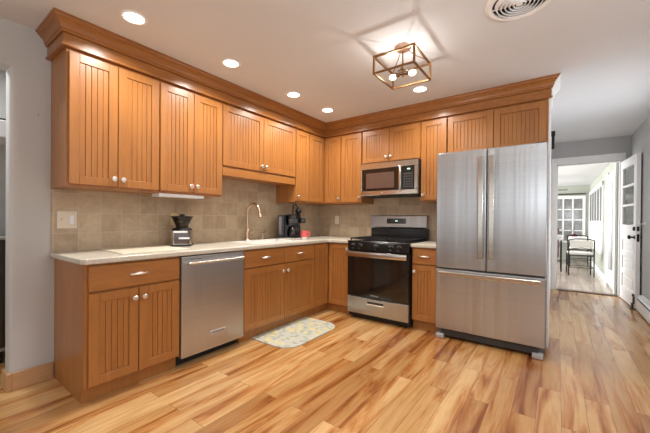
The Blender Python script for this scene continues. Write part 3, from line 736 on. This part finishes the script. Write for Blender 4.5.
# ------------------------------------------------------------------ range
t = thing('gas_range', 'stainless and black gas range with five knobs between the base cabinets', 'stove', (.94, 0, 0))
w = .76
MB().box(.004, w-.004, -.64, -.02, .03, .905).build('body', BLACKM, t)
MB().box(.004, w-.004, -.68, -.64, .075, .262, .004).build('storage_drawer', STEEL, t)
dd = t.children[-1]
MB().box(.27, .47, -.6815, -.679, .196, .232, .001).build('handle_recess', DGREY, dd)
MB().box(.265, .475, -.692, -.68, .192, .206, .003).build('drawer_handle', CHROME, dd)
MB().box(.004, w-.004, -.685, -.64, .272, .800, .005).build('oven_door', BLACKGLASS, t)
od = t.children[-1]
MB().box(.11, .65, -.6862, -.685, .37, .68, .001).build('oven_window', plain('dark_window_glass', (20, 15, 13), .05, coat=.7), od)
MB().box(.010, w-.010, -.732, -.700, .738, .798, .006, 2).box(.02, .05, -.71, -.684, .752, .782).box(w-.05, w-.02, -.71, -.684, .752, .782).build('oven_handle', STEEL_BAND, od, True)
text('lettering', 'Whirlpool', .024, TIMBERSIGN, od, (.36, -.6856, .305), (PI/2, 0, 0))
MB().box(.004, w-.004, -.685, -.60, .806, .905, .006).build('control_panel', BLACK, t)
cp = t.children[-1]
for x in (.085, .175, .38, .56, .655):
    k = MB().lathe([(.024, 0), (.024, -.008), (.019, -.012), (.017, -.032), (.001, -.034)], (x, -.685, .858), 'y', 18).box(x-.003, x+.003, -.722, -.690, .842, .874, .001)
    k.build('burner_knob', BLACK, t, True)
    kk = t.children[-1]
    MB().tube([(x+.029*math.cos(a), -.6856, .858+.029*math.sin(a)) for a in [PI*.1+1.8*PI*j/14 for j in range(12)]], .0011, 5).build('dial_marking', TIMBERSIGN, kk)
MB().box(0, w, -.685, -.085, .905, .918, .004).build('cooktop', BLACK, t)
ck = t.children[-1]
for x, y, r in ((.17, -.50, .05), (.17, -.22, .04), (.38, -.36, .055), (.59, -.50, .045), (.59, -.22, .04)):
    MB().lathe([(r, .918), (r, .926), (r*.7, .93), (r*.7, .936), (.001, .937)], (x, y, 0), 'z', 20).build('burner', BLACKM, ck, True)
for x0, x1 in ((.02, .262), (.268, .492), (.498, .74)):
    m = MB(); y0, y1, z = -.655, -.10, .944
    for x in (x0+.012, x1-.012): m.bar((x, y0, z), (x, y1, z), .012, .014)
    for y in (y0, (y0+y1)/2, y1): m.bar((x0+.006, y, z), (x1-.006, y, z), .012, .014)
    xm = (x0+x1)/2
    m.bar((xm, y0, z), (xm, y1, z), .010, .012)
    for y in (-.50, -.22): m.bar((x0+.01, y, z), (x1-.01, y, z), .010, .012)
    for x in (x0+.012, x1-.012):
        for y in (y0+.01, y1-.01): m.box(x-.006, x+.006, y-.006, y+.006, .917, .94)
    m.build('grate', BLACKM, t)
MB().box(0, w, -.085, -.012, .905, 1.055, .003).build('rear_panel', BLACK, t)
MB().prism([(-.085, 1.056), (-.098, 1.075), (-.088, 1.212), (-.075, 1.222), (-.012, 1.222), (-.012, 1.056)], -.004, w-.012, 'x').build('backguard', STEEL, t)
bgd = t.children[-1]
MB().box(.235, .49, -.1035, -.094, 1.118, 1.182, .002).build('display', BLACKGLASS, bgd)
dp = bgd.children[-1]
MB().box(.35, .385, -.1040, -.1035, 1.142, 1.160).build('clock_digits', GREEN_LCD, dp)
m = MB()
for x in (.25, .275, .30, .325, .40, .425, .45, .47):
    for z in (1.135, 1.162): m.box(x, x+.010, -.1038, -.1035, z, z+.004)
m.build('button_print', TIMBERSIGN, dp)
for x in (.06, .70):
    for y in (-.60, -.08): MB().cyl((x, y, 0), (x, y, .031), .016, 12).build('foot', BLACKM, t)

# ------------------------------------------------------------------ microwave
t = thing('microwave', 'stainless over the range microwave with black keypad on the right', 'microwave', (.948, 0, 0))
w = .742
MB().box(0, w, -.375, -.012, 1.462, 1.858, .003).build('case', DGREY, t)
m = MB(); m.box(.0, w-.0, -.405, -.375, 1.785, 1.858, .005); m.box(0, w, -.405, -.375, 1.462, 1.520, .005); m.box(w-.045, w, -.405, -.375, 1.52, 1.785, .004); m.box(0, .022, -.405, -.375, 1.52, 1.785, .003)
m.build('front_frame', STEEL_BAND, t)
MB().box(.022, .520, -.404, -.375, 1.521, 1.784, .003).build('door', BLACKGLASS, t)
md = t.children[-1]
MB().box(.085, .455, -.4055, -.404, 1.548, 1.735, .0005).build('door_window', plain('mesh_window', (92, 66, 54), .35), md)
MB().box(.520, .552, -.432, -.404, 1.505, 1.80, .006, 2).build('handle', STEEL_BAND, md, True)
MB().box(.554, w-.046, -.4045, -.375, 1.521, 1.784, .003).build('control_panel', BLACK, t)
cp = t.children[-1]
MB().box(.615, .650, -.4050, -.4045, 1.745, 1.759).build('display', GREEN_LCD, cp)
m = MB()
for i in range(4):
    for j in range(6): m.box(.575+i*.03, .588+i*.03, -.4050, -.4045, 1.545+j*.03, 1.551+j*.03)
m.build('keypad_print', plain('keypad_grey', (150, 145, 138), .5), cp)
MB().box(.03, w-.03, -.36, -.03, 1.452, 1.4625).build('underside_vent', DGREY, t)
MB().lathe([(.009, -.4325), (.009, -.4332), (.001, -.4332)], (.300, .028, 1.49), 'y', 16).build('logo_badge', CHROME, t, True)

# ------------------------------------------------------------------ refrigerator
t = thing('refrigerator', 'large stainless french door refrigerator with bottom freezer drawer', 'refrigerator', (1.978, 0, 0))
w = .910
MB().box(.004, w-.004, -.60, -.03, .03, 1.80, .004).build('cabinet_body', plain('grey_side_panel', (120, 120, 122), .45, .3), t)
hw = .455
for a, b, hx in ((.002, hw-.003, hw-.062), (hw+.003, w-.002, hw+.028)):
    MB().box(a, b, -.68, -.605, .700, 1.8286, .008, 3).build('door', STEEL, t)
    dd = t.children[-1]
    h = MB(); h.box(hx-.005, hx+.041, -.728, -.706, .815, 1.752, .006, 2); h.box(hx+.004, hx+.032, -.71, -.679, .83, .87, .004); h.box(hx+.004, hx+.032, -.71, -.679, 1.70, 1.74, .004)
    h.build('handle', STEEL_BAND, dd)
MB().box(.002, w-.002, -.68, -.605, .095, .685, .008, 3).build('freezer_drawer', STEEL, t)
dd = t.children[-1]
MB().box(.035, w-.035, -.728, -.704, .628, .668, .007, 2).box(.06, .11, -.71, -.679, .634, .662).box(w-.11, w-.06, -.71, -.679, .634, .662).build('handle', STEEL_BAND, dd)
MB().box(.05, w-.05, -.655, -.60, .025, .09, .003).build('kick_grille', DGREY, t)
for x0 in (.0, w-.10): MB().box(x0+.005, x0+.085, -.69, -.62, .0, .045, .01, 2).build('foot', plain('silver_plastic', (176, 176, 176), .45, .3), t, label='silver grey foot cover')
for x in (.05, w-.05): MB().box(x-.035, x+.035, -.66, -.56, 1.81, 1.838, .006).build('hinge_cover', DGREY, t)

# ------------------------------------------------------------------ kitchen mat
r = .17; x0, x1, y0, y1 = .535, 1.035, -1.80, -.955
poly = [(x0, y0)]+arc(x1-r, y0+r, r, -PI/2, 0, 10)+arc(x1-r, y1-r, r, 0, PI/2, 10)+[(x0, y1)]
x0 = .565
m = MB().prism(poly, .001, .010, bev=.003).build('kitchen_mat', MATF); m.location = (.022, -.03, 0)
tag(m, 'pale kitchen mat printed with lemons and leaves on the floor before the sink', 'mat')

# ------------------------------------------------------------------ recessed lights, vent, fixture
labs = ['recessed ceiling light nearest the left end of the cabinets', 'second recessed ceiling light from the left above the left run', 'recessed ceiling light above the sink', 'recessed ceiling light nearest the inside corner', 'recessed ceiling light between brass fixture and refrigerator cabinets']
first = None
labs += ['recessed ceiling light in the open floor area before the refrigerator', 'recessed ceiling light in the room through the left opening']  # fixtures made to go with the two added lamps
for i, (x, y) in enumerate(CAN+[(-.55, -3.9)]):
    if first is None:
        first = t = thing('recessed_light', labs[0], 'ceiling light', (x, y, H), 0, 'recessed ceiling lights')
        MB().lathe([(.060, -.0005), (.078, -.0005), (.078, -.005), (.073, -.009), (.060, -.006), (.060, -.0005)], (0, 0, 0), 'z', 32, False).build('trim_ring', WHITE, t, True)
        MB().lathe([(.060, -.001), (.060, -.004), (.001, -.005)], (0, 0, 0), 'z', 32).build('lens', LIT, t, True, 'glowing lens')
    else:
        c = copy_tree(first); c.location = (x, y, H); c['label'] = labs[i]
t = thing('ceiling_vent', 'round white ceiling diffuser with concentric rings at the top edge', 'vent', (2.765, -1.70, H))
MB().lathe([(.145, -.0005), (.185, -.0005), (.182, -.006), (.165, -.016), (.145, -.010), (.145, -.0005)], (0, 0, 0), 'z', 48, False).build('outer_ring', WHITE, t, True)
MB().lathe([(.146, -.0005), (.146, -.002), (.001, -.002)], (0, 0, 0), 'z', 40).build('backing', BLACKM, t)
for r in (.128, .106, .084, .062, .040):
    MB().lathe([(r-.013, -.024), (r, -.0045), (r+.003, -.0045), (r-.009, -.026), (r-.013, -.024)], (0, 0, 0), 'z', 40, False).build('ring', WHITE, t, True)
MB().lathe([(.018, -.003), (.018, -.02), (.001, -.022)], (0, 0, 0), 'z', 20).build('centre_cap', WHITE, t, True)
for a in range(3):
    ca, sa = math.cos(a*PI/3), math.sin(a*PI/3)
    MB().bar((-.145*ca, -.145*sa, -.007), (.145*ca, .145*sa, -.007), .006, .006).build('spoke', WHITE, t)

t = thing('ceiling_fixture', 'square brass cage semi flush ceiling fixture with lit bulbs', 'ceiling light', (FX, FY_, H))
x0, x1, y0, y1, zb, zt = -.153, .153, -.17, .17, -.224, -.104; b = .012
m = MB()
for z in (zb, zt):
    m.bar((x0, y0, z), (x1, y0, z), b); m.bar((x0, y1, z), (x1, y1, z), b); m.bar((x0, y0, z), (x0, y1, z), b); m.bar((x1, y0, z), (x1, y1, z), b)
for x in (x0, x1):
    for y in (y0, y1): m.box(x-b*.55, x+b*.55, y-b*.55, y+b*.55, zb-b/2, zt+b/2+.004)
m.build('cage', BRASS, t)
MB().lathe([(.062, -.001), (.062, -.012), (.050, -.024), (.015, -.030), (.001, -.031)], (0, 0, 0), 'z', 28).build('canopy', COPPER, t, True)
MB().cyl((0, 0, -.03), (0, 0, -.215), .006).ball((0, 0, -.165), .016).ball((0, 0, -.218), .011).build('stem', BRASS, t, True)
m = MB()
for x, y in ((x0, y0), (x1, y0), (x0, y1), (x1, y1)):
    m.tube([(.03*(1 if x > 0 else -1), .03*(1 if y > 0 else -1), -.02), (x*.45, y*.45, -.05), (x*.8, y*.8, -.072), (x*1.0, y*1.0, -.098)], .0035, 6)
m.build('arm', BRASS, t, True)
m = MB(); m.tube([(.04*math.cos(a), .04*math.sin(a), -.19) for a in [2*PI*k/24 for k in range(24)]], .0035, 6, True)
m.bar((-.05, 0, -.205), (.05, 0, -.205), .008); m.build('ring', BLACKMETAL, t, True)
for sx in (-1, 1):
    bx, by = .05*sx, .003*sx
    MB().cyl((bx*.4, by*.5, -.208), (bx*1.0, by*1.0, -.211), .011, 12).build('socket', BRASS, t, True)
    MB().ball((bx*1.5, by*1.5, -.212), .022, (1.3, 1, 1)).build('bulb', BULB, t, True, 'glowing bulb')

tag(MB().box(0, .006, -3.290, -3.283, 1.885, 1.889).build('wall_nail', BLACKMETAL), 'tiny dark nail in the grey wall left of the cabinets', 'nail')

# ------------------------------------------------------------------ hall: baseboard heater
t = thing('baseboard_heater', 'white metal baseboard heater along the right hall wall', 'heater', (3.86, -.25, 0))
MB().prism([(0, .02), (-.055, .02), (-.062, .05), (-.062, .155), (0, .155)], 0, 2.08, 'y').build('cover', WHITE, t)
MB().box(-.050, 0, .001, 2.079, .155, .18).build('fin_slot', BLACKM, t)
MB().prism([(0, .18), (-.058, .18), (-.048, .205), (0, .215)], 0, 2.08, 'y').build('top_rail', WHITE, t)

# hall wall coat hook behind the door
k = MB().box(-.008, 0, -.03, .03, -.02, .02, .002).tube([(-.008, 0, 0), (-.05, 0, -.005), (-.06, 0, .02)], .007, 8)
o = k.build('coat_hook', WHITE, None, True); o.location = (3.86, 1.70, 1.14); tag(o, 'white hook on the hall wall beside the open door', 'hook')

# ------------------------------------------------------------------ room through the left opening
t = thing('sideboard', 'dark brown sideboard seen through the opening at the left edge', 'sideboard', (-.985, -3.345, 0))
MB().box(0, .385, -1.3, 0, .10, .985, .004).build('body', BROWNM, t)
MB().box(-.0, .395, -1.31, .008, .985, 1.008, .004).build('top', plain('pale_edge', (180, 176, 168), .5), t)
MB().box(.02, .36, -1.28, -.02, .0, .10).build('plinth', BLACKM, t)
MB().box(.385, .392, -1.29, -.01, .10, .125).build('bottom_rail', plain('pale_rail', (150, 146, 140), .5), t)
MB().box(.385, .390, -1.28, -.02, .70, .98, .002).build('drawer', BROWNM, t)
MB().box(.385, .390, -1.28, -.02, .15, .685, .002).build('door', BROWNM, t)
t = thing('wall_shelf', 'white box shelf on the far wall through the left opening', 'shelf', (-1.0, -3.2, 0))
MB().box(.0, .38, -1.2, 0, 1.80, 1.94, .006).build('box', WHITE, t)
MB().box(.02, .34, -1.15, -.02, 1.941, 1.962, .004).build('grille', DGREY, t, label='dark grille on top')

# ------------------------------------------------------------------ sunroom contents
def chair(loc, rz, label):
    t = thing('metal_chair', label, 'chair', loc, rz, 'metal framed sunroom chairs')
    W_, D_, SHt = .42, .40, .45
    for sx in (-1, 1):
        MB().tube([(sx*W_/2, -D_/2, 0), (sx*W_/2, -D_/2, SHt)], .012, 8).build('leg', BLACKMETAL, t, True)
        MB().tube([(sx*W_/2, D_/2, 0), (sx*W_/2, D_/2, SHt), (sx*W_/2, D_/2+.04, .76)], .012, 8).build('leg', BLACKMETAL, t, True)
    m = MB(); z = SHt-.015
    for a, b in (((-W_/2, -D_/2), (W_/2, -D_/2)), ((W_/2, -D_/2), (W_/2, D_/2)), ((W_/2, D_/2), (-W_/2, D_/2)), ((-W_/2, D_/2), (-W_/2, -D_/2))):
        m.tube([(a[0], a[1], z), (b[0], b[1], z)], .010, 8); m.tube([(a[0], a[1], .18), (b[0], b[1], .18)], .007, 8)
    m.build('frame', BLACKMETAL, t, True)
    m = MB(); m.tube([(-W_/2, D_/2+.04, .76), (-.1, D_/2+.045, .785), (.1, D_/2+.045, .785), (W_/2, D_/2+.04, .76)], .011, 8)
    m.tube([(-W_/2, D_/2+.01, .56), (0, D_/2+.012, .60), (W_/2, D_/2+.01, .56)], .007, 8)
    m.build('back_rail', BLACKMETAL, t, True)
    MB().box(-W_/2+.02, W_/2-.02, D_/2+.008, D_/2+.034, .61, .75, .008).build('back_pad', CUSH, t, label='white back pad')
    MB().box(-W_/2+.01, W_/2-.01, -D_/2, D_/2-.01, SHt, SHt+.045, .012, 2).build('seat_cushion', CUSH, t, label='white seat cushion')
    return t
chair((3.36, 4.85, .006), math.radians(184), 'dark metal sunroom chair with white cushion nearest the doorway')
chair((3.42, 6.55, .006), math.radians(5), 'dark metal sunroom chair facing the doorway on the far side of the table')
t = thing('dining_table', 'small dark metal table with pale top left of the sunroom chair', 'table', (2.86, 5.55, .006))
MB().box(-.42, .22, -.45, .45, .72, .745, .004).build('tabletop', plain('pale_top', (206, 204, 200), .2), t)
for x in (-.38, .18):
    for y in (-.41, .41): MB().box(x-.015, x+.015, y-.015, y+.015, 0, .72).build('leg', BLACKMETAL, t)
MB().bar((.18, -.41, .25), (.18, .41, .25), .02).bar((-.38, -.41, .25), (.18, -.41, .25), .02).build('stretcher', BLACKMETAL, t)
t = thing('picture_box', 'small white box standing on the sunroom table', 'box', (3.00, 5.3, .7515))
MB().box(-.07, .07, -.04, .04, 0, .085, .006).build('box', WHITE, t); MB().box(-.05, .05, -.0415, -.04, .012, .072).build('front_panel', plain('grey_panel', (190, 190, 190), .5), t)
t = thing('flower_pot', 'crimson potted bloom on the far sunroom window sill', 'plant', (3.38, 7.955, .5705))
MB().lathe([(.03, 0), (.042, .02), (.045, .07), (.001, .07)], (0, 0, 0), 'z', 14).build('pot', BROWNM, t, True)
m = MB()
for i in range(24):
    a = random.uniform(0, 2*PI); q = random.uniform(0, .13); m.ball((q*math.cos(a), .3*q*math.sin(a)-.02, .08+random.uniform(0, .15)*(1-q/.16)), .028, seg=6)
m.build('bloom', CRIMSON, t, True)
t = thing('armchair', 'plum upholstered chair back just visible behind the sunroom door jamb', 'chair', (2.66, 7.2, .006))
MB().box(-.3, .35, .2, .34, .3, .95, .04, 3).build('backrest', PLUM, t, True)
MB().box(-.3, .35, -.3, .2, .15, .42, .04, 3).build('seat', PLUM, t, True)
MB().box(.27, .36, -.3, .2, .42, .6, .03, 3).build('arm', PLUM, t, True)
for x in (-.25, .30):
    for y in (-.25, .28): MB().cyl((x, y, 0), (x, y, .16), .02, 8).build('leg', BROWNM, t)
t = thing('ceiling_fan', 'black bladed ceiling fan hanging in the sunroom', 'fan', (2.49, 5.4, SH))
MB().lathe([(.06, 0), (.06, -.03), (.015, -.04), (.015, -.24), (.09, -.25), (.10, -.31), (.09, -.35), (.07, -.37), (.001, -.38)], (0, 0, 0), 'z', 20).build('motor', BLACKMETAL, t, True)
for k in range(5):
    a = math.radians(-6+72*k)
    q = MB().box(.09, .66, -.055, .055, -.004, .004, .002).build('blade', BLACKM, t); q.location = (0, 0, -.315); q.rotation_euler = (math.radians(10), 0, a)
